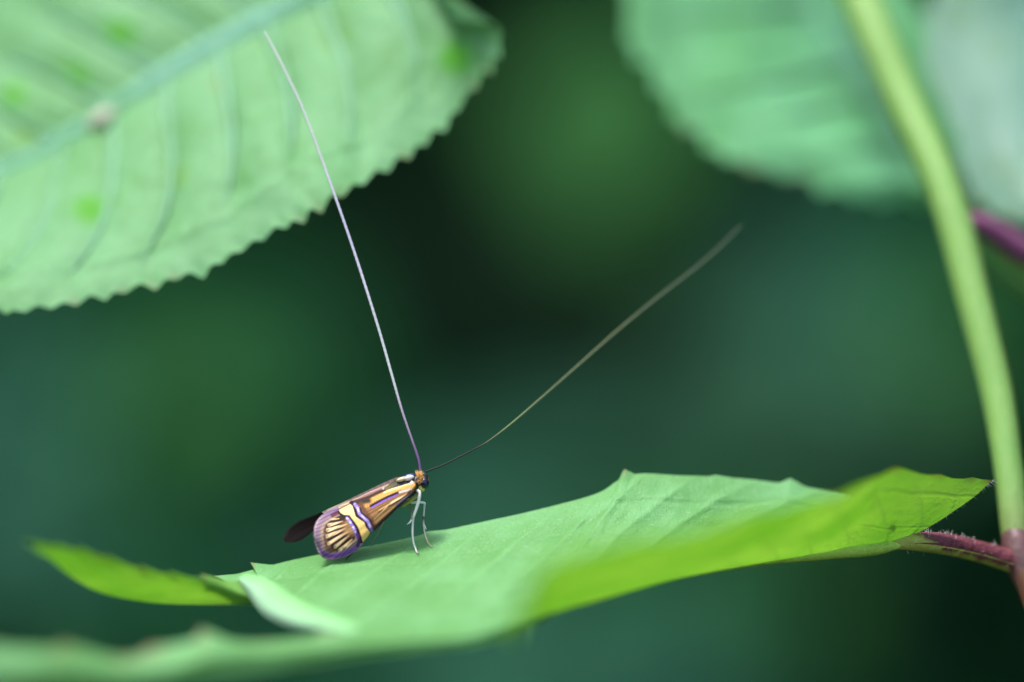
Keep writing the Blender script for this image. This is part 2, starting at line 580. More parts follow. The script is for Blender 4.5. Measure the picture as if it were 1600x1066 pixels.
# near leaf: far half (upper face seen at a low angle)
far_mf = [((1408, 850, .05), (1425, 838, .35)), ((1300, 864, -.05), (1345, 785, .55)), ((1180, 880, -.25), (1275, 764, .55)),
          ((1060, 903, -.5), (1160, 748, .45)), ((960, 930, -.8), (1065, 743, .35)), ((880, 952, -1.05), (985, 742, .3)),
          ((810, 975, -1.3), (930, 772, .25)), ((730, 998, -1.55), (825, 806, .2)), ((640, 1004, -1.65), (705, 832, .18)),
          ((560, 993, -1.6), (590, 857, .15)), ((480, 982, -1.35), (480, 876, .15)), ((425, 965, -1.0), (405, 894, .12)),
          ((392, 935, -.6), (345, 903, .1))]
far_mf = [(m, (f[0], f[1] - (6 if 380 < f[0] < 900 else 0), f[2])) for m, f in far_mf]
rows = []
for m, f in far_mf:
    m, f = np.array(m), np.array(f)
    rows.append([m + (f - m) * s + np.array((0, 10 * math.sin(math.pi * s) * (1 if m[0] > 600 else .4), 0)) for s in (0, .33, .66, 1)])
U = lambda i: i / (len(far_mf) - 1)
far_teeth = [(U(5.05), .012, .022, -6, -10), (U(2.25), .008, .022, -14, -12), (U(11.05), .03, .004, -12, -10), (U(11.95), .03, .004, -16, -2),
             (U(9.6), .02, .006, -3, -4), (U(8.3), .02, .008, -4, -3), (U(3.4), .02, .01, -2, -3)]
def ribs(n, slant, amp, sgn):
    def f(u, t):
        ph = u * n - slant * t * (1 + .3 * t)
        r = abs(math.sin(math.pi * ph)) ** .45 - .6
        fine = noise.noise(Vector((u * 55, t * 16, n)))
        return sgn * (amp * r + amp * .3 * fine) * min(1, 6 * t) * min(1, 4 * (1.05 - t))

    def vein(u, t):
        out = 0
        wob = .06 * noise.noise(Vector((u * 20, t * 6, 3)))
        ph = u * n - slant * t * (1 + .3 * t) + wob
        out = max(out, 1 - abs((ph + .5) % 1 - .5) / .055)
        for m_, g in ((2.6, .45), (5.2, .3)):     # finer cross veins
            q = u * n * m_ * .6 + t * 9 * m_ * .5 + 2.2 * noise.noise(Vector((u * 30, t * 8, m_)))
            out = max(out, g * (1 - abs((q + .5) % 1 - .5) / .12))
        return max(0, min(1, out)) * min(1, 5 * (1.03 - t))
    f.vein = vein
    return f


A = sheet(rows, 300, 44, far_teeth, [(U(11.05), .008, 1), (U(11.98), .012, 1), (U(5.05), .004, .8), (U(9.6), .005, .7), (U(8.3), .004, .4)], .03, 3, quilt=ribs(13, -1.5, .03, -1))
# near half (underside seen, light coming through)
near_mn = [((1408, 850, .05), (1550, 750, .1)), ((1370, 857, 0), (1482, 747, -.2)), ((1300, 865, -.06), (1398, 738, -.7)),
           ((1230, 874, -.16), (1318, 766, -1.8)), ((1170, 883, -.27), (1205, 797, -2.6)), ((1060, 904, -.52), (1050, 834, -3.3)),
           ((960, 931, -.82), (930, 854, -3.6)), ((880, 953, -1.07), (848, 882, -3.8)), ((840, 967, -1.25), (815, 945, -3.8)),
           ((815, 978, -1.33), (800, 1006, -3.6))]
rows = []
for m, f in near_mn:
    m, f = np.array(m), np.array(f)
    rows.append([m + (f - m) * s + np.array((0, 7 * math.sin(math.pi * s), 0)) for s in (0, .33, .66, 1)])
W = lambda i: i / (len(near_mn) - 1)
near_teeth = [(W(2.0), .05, .03, 0, -8), (W(3.1), .04, .04, -4, 8), (W(4.2), .04, .03, 0, -6), (W(5.5), .05, .03, 0, -6), (W(.5), .03, .02, 3, -3), (W(1.2), .03, .02, 3, -4)]
B = sheet(rows, 260, 44, near_teeth, [(0, .03, 1), (W(.5), .02, .6), (W(2.0), .02, .8), (W(3.1), .03, .7), (W(1.2), .02, .6)], .06, 9, quilt=ribs(11, 1.6, .03, 1))
# front margin running on to the left
strip = [((860, 962, -1.2), (860, 950, -1.0)), ((770, 1001, -1.62), (780, 965, -1.3)), ((680, 1013, -1.8), (650, 987, -1.55)),
         ((560, 1027, -1.95), (545, 991, -1.7)), ((440, 1046, -2.1), (400, 1004, -1.9)), ((330, 1064, -2.3), (310, 999, -2.1)),
         ((200, 1080, -2.6), (200, 1026, -2.4)), ((60, 1092, -2.9), (60, 1014, -2.8)), ((-80, 1105, -3.2), (-80, 1022, -3.1)), ((-240, 1105, -3.5), (-240, 1070, -3.4))]
rows = [[np.array(a) + (np.array(b) - np.array(a)) * s + np.array((0, 0, -.12 * math.sin(math.pi * s))) for s in (0, .5, 1)] for a, b in strip]
C_ = sheet(rows, 120, 20, [(.36, .04, .015, -8, -8), (.54, .05, .02, -10, -16), (.63, .04, .02, -8, -8), (.74, .05, .02, -10, -14), (.86, .05, .03, -10, -12)],
           [(.36, .02, .8), (.44, .03, .6), (.545, .02, .9), (.63, .03, .9), (.67, .02, .8), (.745, .02, .8)], .05, 5, t0=.5, d0=.75)
# the left lobe, bent up
lobe = [((440, 950, -.75), (402, 918, -.35)), ((388, 945, -.5), (365, 909, -.4)), ((300, 945, -.35), (290, 901, -.8)), ((230, 941, -.45), (220, 889, -1.0)),
        ((160, 927, -.6), (150, 866, -1.2)), ((112, 902, -.8), (98, 856, -1.4)), ((72, 868, -1.2), (36, 845, -1.5))]
rows = [[np.array(a) + (np.array(b) - np.array(a)) * s + np.array((0, 0, -.1 * math.sin(math.pi * s))) for s in (0, .5, 1)] for a, b in lobe]
D_ = sheet(rows, 180, 24, [(.26, .05, .012, -14, -8), (.37, .05, .012, -14, -8), (.48, .05, .012, -15, -10), (.6, .05, .012, -14, -10), (.72, .05, .015, -12, -9), (.84, .05, .02, -8, -6)],
           [(.265, .02, .7), (.375, .02, .9), (.485, .025, .9), (.605, .02, 1), (.66, .02, .8), (.72, .02, .7), (1, .03, .5)], .06, 6, t0=.6, d0=.7)
leaf = join('leaf', [A + (300, 44), B + (260, 44), C_ + (120, 20), D_ + (180, 24)], M_LEAF, plant, 'tutu')
leaf['label'] = 'folded bright green leaf with toothed edge under the moth'
# curled rim at the left corner, its pale edge painted as reflected sky
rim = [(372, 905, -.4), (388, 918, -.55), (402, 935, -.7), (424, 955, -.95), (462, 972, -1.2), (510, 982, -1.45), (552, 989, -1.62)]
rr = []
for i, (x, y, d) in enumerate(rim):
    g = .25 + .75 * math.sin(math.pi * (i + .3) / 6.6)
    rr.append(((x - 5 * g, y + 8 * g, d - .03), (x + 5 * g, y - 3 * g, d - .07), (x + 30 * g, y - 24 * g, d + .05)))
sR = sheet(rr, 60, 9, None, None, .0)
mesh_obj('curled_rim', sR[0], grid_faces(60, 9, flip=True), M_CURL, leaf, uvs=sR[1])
mid_px = [(1425, 848, .02), (1370, 857, -.01), (1300, 864, -.05), (1230, 872, -.14), (1170, 880, -.24), (1060, 899, -.46), (960, 925, -.74), (880, 946, -.97), (830, 960, -1.15)]
tube('midrib', [P(*p) for p in mid_px], [.006, .05, .047, .038, .03, .024, .02, .016, .01], M_MIDRIB, leaf, 10, 70)
pet_px = [(1600, 882, .4), (1570, 874, .36), (1530, 862, .28), (1480, 851, .16), (1440, 847, .08), (1405, 850, .03), (1350, 860, -.03)]
pet = tube('petiole', [P(*p) for p in pet_px][::-1], [.006, .045, .072, .08, .08, .085, .1], M_PET, leaf, 16, 60)
pet['label'] = 'hairy leaf stalk, purple above and yellow-green below'


def hairs(name, pts_dirs, parent, lo, hi, r0):
    V, F = [], []
    for p, d in pts_dirs:
        L = rng.uniform(lo, hi)
        d = (d + Vector((rng.uniform(-.5, .5), rng.uniform(-.5, .5), rng.uniform(-.3, .3)))).normalized()
        s = d.cross(Vector((.3, .8, .5))).normalized(); q = d.cross(s)
        o = len(V)
        for k_ in range(3):
            a = k_ * 2.094
            V.append(p + (s * math.cos(a) + q * math.sin(a)) * r0)
        V.append(p + d * L)
        F += [(o, o + 1, o + 3), (o + 1, o + 2, o + 3), (o + 2, o, o + 3)]
    o = mesh_obj(name, V, F, M_HAIR, parent)
    o['kind'] = 'stuff'
    return o


pc = catmull(np.array(pet_px[:-1]), 60)
hp = []
for i in range(150):
    q = pc[rng.randrange(60)]
    c = P(*q)
    a = rng.uniform(0, 6.28)
    d = Vector((0, math.cos(a), math.sin(a)))
    if d.z < -.3 and rng.random() < .7: d.z = -d.z
    hp.append((c + d * .075, d))
hairs('hair', hp, leaf, .015, .055, .0017)
edge = catmull(np.array([(1410, 842, .04), (1440, 826, .06), (1490, 795, .08), (1530, 765, .1), (1552, 750, .1)]), 40)
hairs('hair', [(P(*edge[rng.randrange(40)]), Vector((.6, 0, -.6))) for _ in range(45)], leaf, .02, .055, .0032)
# a crumb of plant fluff on the near half
bmx = bmesh.new(); bmesh.ops.create_icosphere(bmx, subdivisions=2, radius=.026)
for v_ in bmx.verts: v_.co *= 1 + .4 * noise.noise(v_.co * 60)
me = bpy.data.meshes.new('speck'); bmx.to_mesh(me); bmx.free(); me.materials.append(M_RIM)
o = bpy.data.objects.new('fluff_speck', me); o.location = P(1390, 806, -.12); COL.objects.link(o)
tag(o, 'tiny whitish fluff speck on the lit leaf near the purple stalk', 'speck')

# the pale leaf at the right edge of the same plant
edgeL = [(1500, -120, 3.6), (1458, 0, 3.5), (1450, 95, 3.3), (1486, 180, 3.0), (1512, 275, 2.7), (1545, 322, 2.5), (1600, 346, 2.3), (1700, 362, 2.2), (1800, 330, 2.2)]
rib = [(1690, -300, 4.2), (1690, -160, 4.0), (1690, -40, 3.8), (1700, 60, 3.5), (1710, 150, 3.2), (1720, 210, 3.0), (1735, 260, 2.8), (1760, 290, 2.6), (1800, 310, 2.4)]
rows = [[np.array(m) + (np.array(e) - np.array(m)) * s + np.array((0, 0, -.25 * math.sin(math.pi * s))) for s in (0, .33, .66, 1)] for m, e in zip(rib, edgeL)]
sP = sheet(rows, 70, 24, serrate(14, -5, 4, rng), [(.72, .05, .3)], .04, 15)
rows2 = [[np.array(m) + (np.array(m) - np.array(e)) * s * .9 for s in (0, .33, .66, 1)] for m, e in zip(rib, edgeL)]
sP2 = sheet(rows2, 70, 24, None, None, .04, 16)
leaf2 = join('leaf', [sP + (70, 24), sP2 + (70, 24)], M_LEAF_P, plant, 'uu')
leaf2['label'] = 'pale bluish leaf at the right with a pinkish purple stalk'
tube('midrib', [P(*p) for p in rib], [.03, .04, .05, .05, .06, .06, .065, .07, .07], M_VEIN, leaf2, 8, 40)
pp = [(1512, 342, 1.75), (1535, 352, 1.8), (1570, 374, 1.9), (1610, 398, 2.0), (1680, 415, 2.2), (1750, 390, 2.35), (1800, 318, 2.4)]
pk = simple('stalk_pink', (0.17, 0.05, 0.11), .5, .3, .2, 6)
tube('petiole', [P(*p) for p in pp], [.06, .085, .1, .1, .09, .08, .06], pk, leaf2, 14, 50)

# ---- big toothed leaf hanging at the upper left
hang = empty('hanging_leaf', P(650, -95, 1.3))
tag(hang, 'large pale green toothed leaf hanging at upper left behind an antenna', 'leaf')
ML = [((655, -100, 1.25), (700, -30, 1.4)), ((630, -84, 1.25), (708, 26, 1.4)), ((595, -62, 1.2), (778, 42, 1.45)), ((520, -18, 1.1), (765, 92, 1.4)), ((440, 22, 1.0), (690, 188, 1.15)),
      ((370, 57, .95), (600, 258, 1.0)), ((300, 95, .9), (500, 314, .85)), ((220, 145, .9), (410, 366, .75)), ((150, 190, .9), (300, 422, .7)),
      ((75, 235, .9), (185, 450, .75)), ((0, 270, .95), (62, 476, .8)), ((-90, 315, 1.0), (-60, 470, .9)), ((-190, 365, 1.0), (-185, 430, 1.0)), ((-270, 405, 1.05), (-275, 406, 1.05))]
ML = [((a[0], a[1], 2.3), (b[0], b[1], .8 + .8 * max(0, b[0] - 500) / 280)) for a, b in ML]
ML[-1] = ((-270, 405, 1.0), (-275, 406, 1.0))
rl = []
for m, e in ML:
    m, e = np.array(m), np.array(e)
    rl.append([m + (e - m) * s + np.array((0, 0, -.12 * math.sin(math.pi * s))) for s in (0, .25, .5, .75, 1)])
th = serrate(30, 9, 14, rng, .2, .95)
dr = [(t[0], .007, .4) for t in th if rng.random() < .4] + [(.165, .015, .7)]
def quilt(u, t):
    ph = (u * 120 - 15 * t * (1 + .3 * t) - 9) / 10.4
    return .07 * (abs(math.sin(math.pi * ph)) ** .6 - .5) * min(1, 5 * t) * min(1, 4 * (1.02 - t)) + .009 * noise.noise(Vector((u * 50, t * 12, 2)))


sh = sheet(rl, 260, 50, th, dr, .05, 21, t0=.9, quilt=quilt)
ru = []
for m, e in ML:
    m, e = np.array(m), np.array(e)
    d = m - e
    n_ = np.array((-.45, -.9, 0)) * np.hypot(d[0], d[1])
    n_[2] = 1.2
    ru.append([m + n_ * s + np.array((0, 0, -.12 * math.sin(math.pi * s))) for s in (0, .25, .5, .75, 1)])
sh2 = sheet(ru, 120, 30, serrate(26, -7, -9, rng, .1, .95), None, .05, 22, t0=.9, quilt=quilt)
blade = join('blade', [sh + (260, 50), sh2 + (120, 30)], M_LEAF_L, hang, 'uu')
S = surf(rl, 121, 41)
Su = surf(ru, 121, 41)
tube('midrib', [P(*S[i, 0]) + Vector((0, -.02, 0)) for i in range(0, 121, 6)], np.linspace(.13, .05, 21), M_VEIN, hang, 12, 60, flat=.25)
for i0 in (9, 19, 30, 40, 50, 60, 70, 80, 92):
    for SS, nn in ((S, 5), (Su, 5)):
        pts = [P(*SS[min(int(i0 + s * 15 * (1 + .3 * s)), 120), int(s * 35)]) + Vector((0, -.004, 0)) for s in (0, .25, .5, .75, 1)]
        tube('side_vein', pts, [.05, .045, .036, .022, .004], M_SIDE, hang, 8, 24, flat=.12)
tube('scar', [P(140, 197, 2.24), P(152, 190, 2.2), P(165, 182, 2.2), P(178, 174, 2.24)], [.03, .06, .065, .03], M_SCAR, hang, 10, 16)
tube('petiole', [P(645, -95, 1.25), P(720, -140, 1.5), P(820, -230, 2.2), P(980, -420, 4), P(1300, -900, 9)], [.07, .07, .075, .09, .1], M_STEM, hang, 10, 40, cols=[(0, 0, 0)] * 5)

# ---- strongly blurred leaf at the upper right, behind the stem
back = empty('shaded_leaf', P(1500, 330, 4.2))
tag(back, 'blurred mid green leaf at upper right passing behind the stem', 'leaf')
lowe = [(1000, -320, 5.2), (975, -120, 4.8), (984, 20, 4.5), (1018, 100, 4.3), (1060, 165, 4.1), (1105, 215, 4.0), (1165, 250, 3.9), (1250, 276, 3.9), (1335, 300, 3.9), (1430, 312, 4.0), (1500, 325, 4.2)]
ribb = [(1060, -320, 5.3), (1140, -250, 5.2), (1190, -150, 5.1), (1230, -60, 5.0), (1270, 10, 4.9), (1310, 70, 4.8), (1345, 120, 4.7), (1380, 170, 4.6), (1420, 225, 4.5), (1460, 280, 4.3), (1505, 328, 4.2)]
lowe = [(a, b, c - .7) for a, b, c in lowe]
ribb = [(a, b, c - .4) for a, b, c in ribb]
rb = [[np.array(m) + (np.array(e) - np.array(m)) * s + np.array((0, 0, -.3 * math.sin(math.pi * s))) for s in (0, .33, .66, 1)] for m, e in zip(ribb, lowe)]
sB = sheet(rb, 120, 26, serrate(13, -16, 14, rng, .2, .95), [(.62, .03, .9), (.7, .04, .9), (.45, .02, .6)], .09, 31)
rb2 = [[np.array(m) + np.array((.62 * math.sin(math.pi * i / 10) * 190, -.5 * math.sin(math.pi * i / 10) * 150, .4)) * s for s in (0, .33, .66, 1)] for i, m in enumerate(ribb)]
sB2 = sheet(rb2, 120, 20, None, None, .06, 32)
join('blade', [sB + (120, 26), sB2 + (120, 20)], M_LEAF_R, back, 'uu')
tube('midrib', [P(*m) + Vector((0, -.02, 0)) for m in ribb], np.linspace(.02, .07, 11), M_VEIN, back, 8, 50)
SB = surf(rb, 121, 41)
for i0 in (98, 80, 67, 47):
    pts = [P(*SB[max(int(i0 - s * 18), 0), int(s * 36)]) + Vector((0, -.012, 0)) for s in (0, .25, .5, .75, 1)]
    tube('side_vein', pts, [.05, .045, .035, .022, .006], M_SIDE, back, 8, 24, flat=.2)
tube('petiole', [P(1505, 328, 4.2), P(1560, 400, 4.4), P(1640, 460, 4.9), P(1760, 480, 6), P(2200, 900, 9)], [.07, .075, .08, .09, .1], M_STEM, back, 10, 40, cols=[(0, 0, 0)] * 5)


# ------------------------------------------------------------------ the moth
def Z(zx, zy, dep=0.0):
    return P(420 + zx * 0.18762, 700 + zy * 0.18762, dep)


moth = empty('moth', P(530, 878, 0))
tag(moth, 'longhorn moth with gold banded purple edged wings standing on the leaf', 'moth')

OUT = np.array([(1218, 268), (1222, 320), (1205, 375), (1150, 430), (1080, 492), (1000, 573), (925, 645), (882, 690), (856, 705), (832, 735), (784, 790), (755, 828), (695, 875), (620, 908),
                (560, 922), (500, 924), (450, 905), (415, 868), (392, 815), (379, 745), (380, 680), (393, 630), (420, 588), (470, 545), (520, 515), (575, 488), (650, 452),
                (740, 410), (830, 368), (920, 330), (1000, 298), (1080, 268), (1150, 250), (1195, 255)], float)


def seg_dist(X, Y, line):
    """distance to a polyline and position along it 0..1"""
    line = np.asarray(line, float)
    L = np.hypot(*np.diff(line, axis=0).T)
    cum = np.concatenate([[0], np.cumsum(L)])
    best = np.full(X.shape, 1e9); pos = np.zeros(X.shape)
    for i in range(len(line) - 1):
        d = line[i + 1] - line[i]
        t = (((X - line[i, 0]) * d[0] + (Y - line[i, 1]) * d[1]) / (L[i] ** 2)).clip(0, 1)
        q = np.hypot(X - line[i, 0] - d[0] * t, Y - line[i, 1] - d[1] * t)
        m = q < best
        best[m] = q[m]; pos[m] = ((cum[i] + t * L[i]) / cum[-1])[m]
    return best, pos


def in_poly(X, Y, poly):
    poly = np.asarray(poly, float)
    r = np.zeros(X.shape, bool)
    j = len(poly) - 1
    for i in range(len(poly)):
        xi, yi = poly[i]; xj, yj = poly[j]
        c = ((yi > Y) != (yj > Y)) & (X < (xj - xi) * (Y - yi) / (yj - yi + 1e-9) + xi)
        r ^= c
        j = i
    return r


def sm(x, a, b):
    t = ((x - a) / (b - a)).clip(0, 1)
    return t * t * (3 - 2 * t)


def wing_grid(outline, ax0, ax1, nx, ny):
    """grid filling an outline, running along the axis ax0 -> ax1 (pattern coordinates)"""
    a0, d = np.array(ax0, float), np.array(ax1, float) - np.array(ax0, float)
    d /= np.hypot(*d); n = np.array((d[1], -d[0]))
    poly = np.vstack([outline, outline[:1]])
    s = (poly - a0) @ d; h = (poly - a0) @ n
    t = np.linspace(0, math.pi, nx)
    xs = s.min() + (s.max() - s.min()) * (0.0005 + 0.999 * (1 - np.cos(t)) / 2)
    G = np.zeros((nx, ny, 2))
    for i, x in enumerate(xs):
        c = []
        for k_ in range(len(poly) - 1):
            if (s[k_] - x) * (s[k_ + 1] - x) <= 0 and s[k_] != s[k_ + 1]:
                f = (x - s[k_]) / (s[k_ + 1] - s[k_]); c.append(h[k_] + (h[k_ + 1] - h[k_]) * f)
        lo, hi = min(c), max(c)
        hh = np.linspace(lo, hi, ny)
        G[i] = a0 + d * x + n * hh[:, None]
    return G


def wing_pattern(X, Y):
    col = np.zeros(X.shape + (3,)); sheen = np.zeros(X.shape)

    def lay(mask, c, s=None):
        nonlocal col, sheen
        mask = mask.clip(0, 1)
        col = col * (1 - mask[..., None]) + np.array(c) * mask[..., None]
        if s is not None: sheen = sheen * (1 - mask) + s * mask

    d = np.array((-815., 500.)) / 956
    a = (X - 1215) * d[0] + (Y - 290) * d[1]
    b = (X - 1215) * d[1] * -1 + (Y - 290) * d[0]      # across
    # fine fibres fanning from the shoulder
    ang = np.arctan2(Y - 290, 1290 - X)
    fib = 0.5 + 0.5 * np.sin(ang * 120 + 1.3 * np.sin(ang * 43)) * np.sin(ang * 61 + .6)
    fib = fib + .25 * np.sin(a * .9 + ang * 300)
    lay(np.ones(X.shape), (0.36, 0.19, 0.085), .25)
    lay(fib * .8, (0.56, 0.33, 0.15))
    lay((1 - fib).clip(0, 1) ** 3 * .7, (0.12, 0.06, 0.03))
    edge_d, _ = seg_dist(X, Y, np.vstack([OUT, OUT[:1]]))

    def line(pts, w, c, s=None, soft=.6, taper=0.0, k=1.0):
        q, p = seg_dist(X, Y, pts)
        ww = w * (1 - taper * np.abs(2 * p - 1))
        lay((1 - sm(q, ww * (1 - soft), ww)) * k, c, s)

    # upper ridge, mauve brown, then a near black line of dashes
    ridge = [(1180, 252), (1080, 270), (1000, 300), (920, 332), (830, 370), (740, 412), (650, 455), (575, 490), (500, 522)]
    line(ridge, 44, (0.38, 0.22, 0.19), .1)
    line(ridge, 14, (0.62, 0.44, 0.38), .05)
    line([(660, 452), (575, 492), (500, 528)], 16, (.72, .55, .38), .0)
    line([(1130, 300), (1040, 322), (960, 350), (860, 400), (760, 440), (690, 462)], 20, (0.06, 0.03, 0.03), .1, k=.9)
    q, p = seg_dist(X, Y, [(1190, 262), (1120, 280), (1030, 305), (940, 345)])
    lay((1 - sm(q, 4, 13)) * (0.5 + .5 * np.sin(p * 42)), (0.75, 0.68, 0.62))
    # gold
    line([(1195, 310), (1100, 335), (1000, 375), (880, 430), (800, 478)], 36, (0.82, 0.50, 0.17), .25)
    line([(1200, 292), (1120, 310), (1040, 338), (960, 372)], 20, (0.90, 0.76, 0.42), .1, taper=.5)
    q, p = seg_dist(X, Y, [(1100, 350), (1000, 395), (880, 450), (820, 480)])
    lay((1 - sm(q, 2, 7)) * (.4 + .4 * np.sin(p * 90)), (.22, .10, .04))
    line([(1160, 352), (1080, 372), (1000, 405), (930, 440), (850, 485)], 15, (.05, .025, .03), .1)
    line([(1070, 390), (1000, 420), (930, 455), (850, 500)], 9, (.30, .12, .74), .3, .5, .3)
    line([(1180, 345), (1130, 360), (1090, 370)], 16, (.80, .72, .66), .1, .9)
    line([(1160, 390), (1080, 425), (1000, 480), (930, 522)], 19, (.80, .52, .22), .25)
    line([(1150, 400), (1080, 422), (1020, 455)], 10, (.93, .80, .5), .1)
    line([(1180, 352), (1150, 392), (1080, 440), (1010, 480)], 8, (.10, .05, .03), .1)
    line([(1010, 478), (960, 508), (915, 535)], 10, (.015, .01, .01), 0, .4, .4)
    line([(1120, 430), (1020, 510), (930, 590), (880, 640)], 14, (.62, .38, .18), .2)
    line([(1000, 470), (930, 545), (860, 610)], 7, (.74, .5, .26), .2)
    line([(1210, 380), (1150, 430), (1080, 490), (1000, 572), (920, 645), (870, 690)], 26, (.12, .05, .09), .3)
    line([(1190, 375), (1120, 432), (1060, 478)], 9, (.30, .20, .34), .3)
    line([(700, 460), (770, 450), (830, 440)], 40, (.09, .06, .05), .1, .9)
    line([(770, 470), (800, 540), (850, 600), (870, 650)], 38, (.22, .11, .06), .2, .9)
    # outer half
    tip = in_poly(X, Y, [(300, 400), (578, 490), (600, 520), (640, 552), (700, 600), (745, 660), (775, 740), (800, 900), (500, 1000), (300, 900)]).astype(float)
    lay(tip, (.30, .17, .09), .2)
    lay(tip * fib * .3, (.42, .26, .15))
    fan = [((512, 595), (584, 589), 13), ((500, 643), (614, 613), 18), ((491, 685), (644, 637), 20), ((488, 736), (638, 673), 22),
           ((500, 796), (656, 697), 20), ((554, 823), (668, 733), 20), ((590, 853), (692, 763), 18), ((641, 832), (710, 775), 14)]
    cen = np.array((612., 705.))
    rad = np.hypot((X - 610) / 1.0, (Y - 705) / 1.15)
    lay(tip * (1 - sm(rad, 128, 160)), (.055, .028, .022), 0)
    lay(tip * (1 - sm(np.hypot(X - 690, Y - 660), 40, 105)), (.42, .26, .12), .2)
    ringd = tip * sm(rad, 120, 150) * (1 - sm(rad, 165, 200))
    lay(ringd * .8, (.22, .13, .10), .1)
    for p0, p1, wd in fan:
        q, p = seg_dist(X, Y, [p0, p1])
        ww = wd * (1 - .62 * p)
        lay(tip * (1 - sm(q, ww * .55, ww)), (.98, .74, .44), .0)
        lay(tip * (1 - sm(q, ww * .55, ww)) * sm(p, .45, 1.0) * .75, (.52, .30, .12), .2)
        q2, _ = seg_dist(X, Y, [np.array(p0) + (-24, 5), p0])
        lay(tip * (1 - sm(q2, 4, 16)) * .5, (.05, .03, .03))
    # broad dull mauve fringe, vivid violet along the lower edge
    lowf = sm(Y, 760, 860) * sm(X, 400, 470)
    upf = 1 - sm(Y, 520, 610)
    fr = tip * (1 - sm(edge_d, 38, 66))
    stri = .5 + .5 * np.sin(np.arctan2(Y - 700, X - 620) * 95)
    lay(fr, (.40, .30, .30), .0)
    lay(fr * stri * .35, (.55, .45, .46))
    lay(tip * (1 - sm(np.abs(edge_d - 62), 6, 18)) * (1 - lowf) * .8, (.52, .40, .31))
    lay(tip * (1 - sm(np.abs(edge_d - 30), 8, 22)) * .4 * (1 - lowf), (.30, .17, .36), .1)
    lay(tip * (1 - sm(edge_d, 2, 14)) * .6, (.62, .52, .56))
    lay(tip * lowf * (1 - sm(edge_d, 26, 56)), (.34, .09, .60), .5)
    lay(tip * lowf * (1 - sm(edge_d, 4, 16)) * (1 - sm(X, 540, 640)), (.52, .18, .44), .3)
    lay(tip * upf * (1 - sm(edge_d, 30, 62)) * (1 - sm(X, 590, 640)) * .6, (.26, .13, .40), .2)
    lay(tip * (1 - sm(seg_dist(X, Y, [(590, 530), (560, 545), (530, 562)])[0], 8, 24)), (.18, .06, .09), .2)
    # gold band with black and violet borders
    inner = [(590, 535), (610, 556), (650, 570), (682, 600), (708, 632), (735, 680), (752, 725), (770, 780)]
    line(inner, 19, (.03, .015, .03), .1, .4)
    vl = [(650, 583), (668, 603), (692, 640), (714, 680), (732, 735)]
    q, p = seg_dist(X, Y, vl)
    lay(1 - sm(q, 8, 17), (.30, .20, .68), .6)
    lay((1 - sm(q, 2, 11)) * (.5 + .5 * np.sin(p * 24 + 1)), (.80, .64, .95), .5)
    lay((1 - sm(seg_dist(X, Y, [(735, 720), (755, 770), (740, 815)])[0], 8, 20)), (.16, .04, .22), .4)
    outer = [(690, 458), (716, 500), (728, 548), (760, 585), (806, 612), (826, 655), (856, 702)]
    line(outer, 22, (.03, .015, .03), .1, .4)
    vr = [(716, 468), (742, 505), (752, 545), (790, 580), (824, 610), (842, 652), (858, 688)]
    q, p = seg_dist(X, Y, vr)
    lay(1 - sm(q, 9, 18), (.34, .24, .74), .6)
    lay((1 - sm(q, 2, 11)) * (.5 + .5 * np.sin(p * 21 + 3.6)), (.84, .66, .95), .5)
    line([(760, 500), (772, 540), (805, 568), (842, 600), (862, 645)], 9, (.03, .02, .03), .1)
    band = [(578, 517), (680, 464), (700, 482), (714, 529), (727, 571), (798, 619), (811, 661), (850, 703), (828, 735), (782, 790), (766, 733), (739, 655), (700, 603), (672, 563), (626, 561), (596, 543)]
    bm_ = in_poly(X, Y, band)
    bd, _ = seg_dist(X, Y, band + band[:1])
    lay(sm(np.where(bm_, bd, 0), 0, 6), (.93, .66, .27), .0)
    lay(sm(np.where(bm_, bd, 0), 0, 10) * (1 - sm(Y, 520, 640)) * .6, (.96, .82, .52), .0)
    lay(sm(np.where(bm_, bd, 0), 2, 10) * fib * .18, (.75, .48, .2))
    n_ = .5 + .5 * np.sin(X * .61 + 3 * np.sin(Y * .23)) * np.sin(Y * .57 + 2 * np.sin(X * .19))
    gr = col.mean(-1, keepdims=True)
    vio = ((col[..., 2:3] - col[..., 1:2]) > .15)
    col = np.where(vio, gr + (col - gr) * .78, col)
    fl = .5 + .5 * np.sin(ang * 210 + 2 * np.sin(a * .02))
    col = col * (1 - .35 * (fl ** 2)[..., None] * (1 - sm(edge_d, 300, 310))[..., None] * (1 - bm_[..., None]))
    col = col.clip(0, 1) ** 1.22 * (.8 + .35 * n_[..., None])
    return col.clip(0, 1), sheen.clip(0, 1)


M_WING = tinted('wing_scales', .5, .06, True, .3, 220, gain=.68)
M_TINT = tinted('scale_tint', .5, .25, False, .3, 200, gain=.5)


def wing(name, outline, ax0, ax1, nx, ny, depth, pattern, parent, mat):
    G = wing_grid(outline, ax0, ax1, nx, ny)
    X, Y = G[..., 0], G[..., 1]
    col, shn = pattern(X, Y)
    dep = depth(X, Y)
    V = [Z(X[i, j], Y[i, j], dep[i, j]) for i in range(nx) for j in range(ny)]
    s3 = np.repeat(shn.reshape(-1, 1), 3, 1)
    return mesh_obj(name, V, grid_faces(nx, ny), mat, parent, cols={'tint': col.reshape(-1, 3), 'sheen': s3})


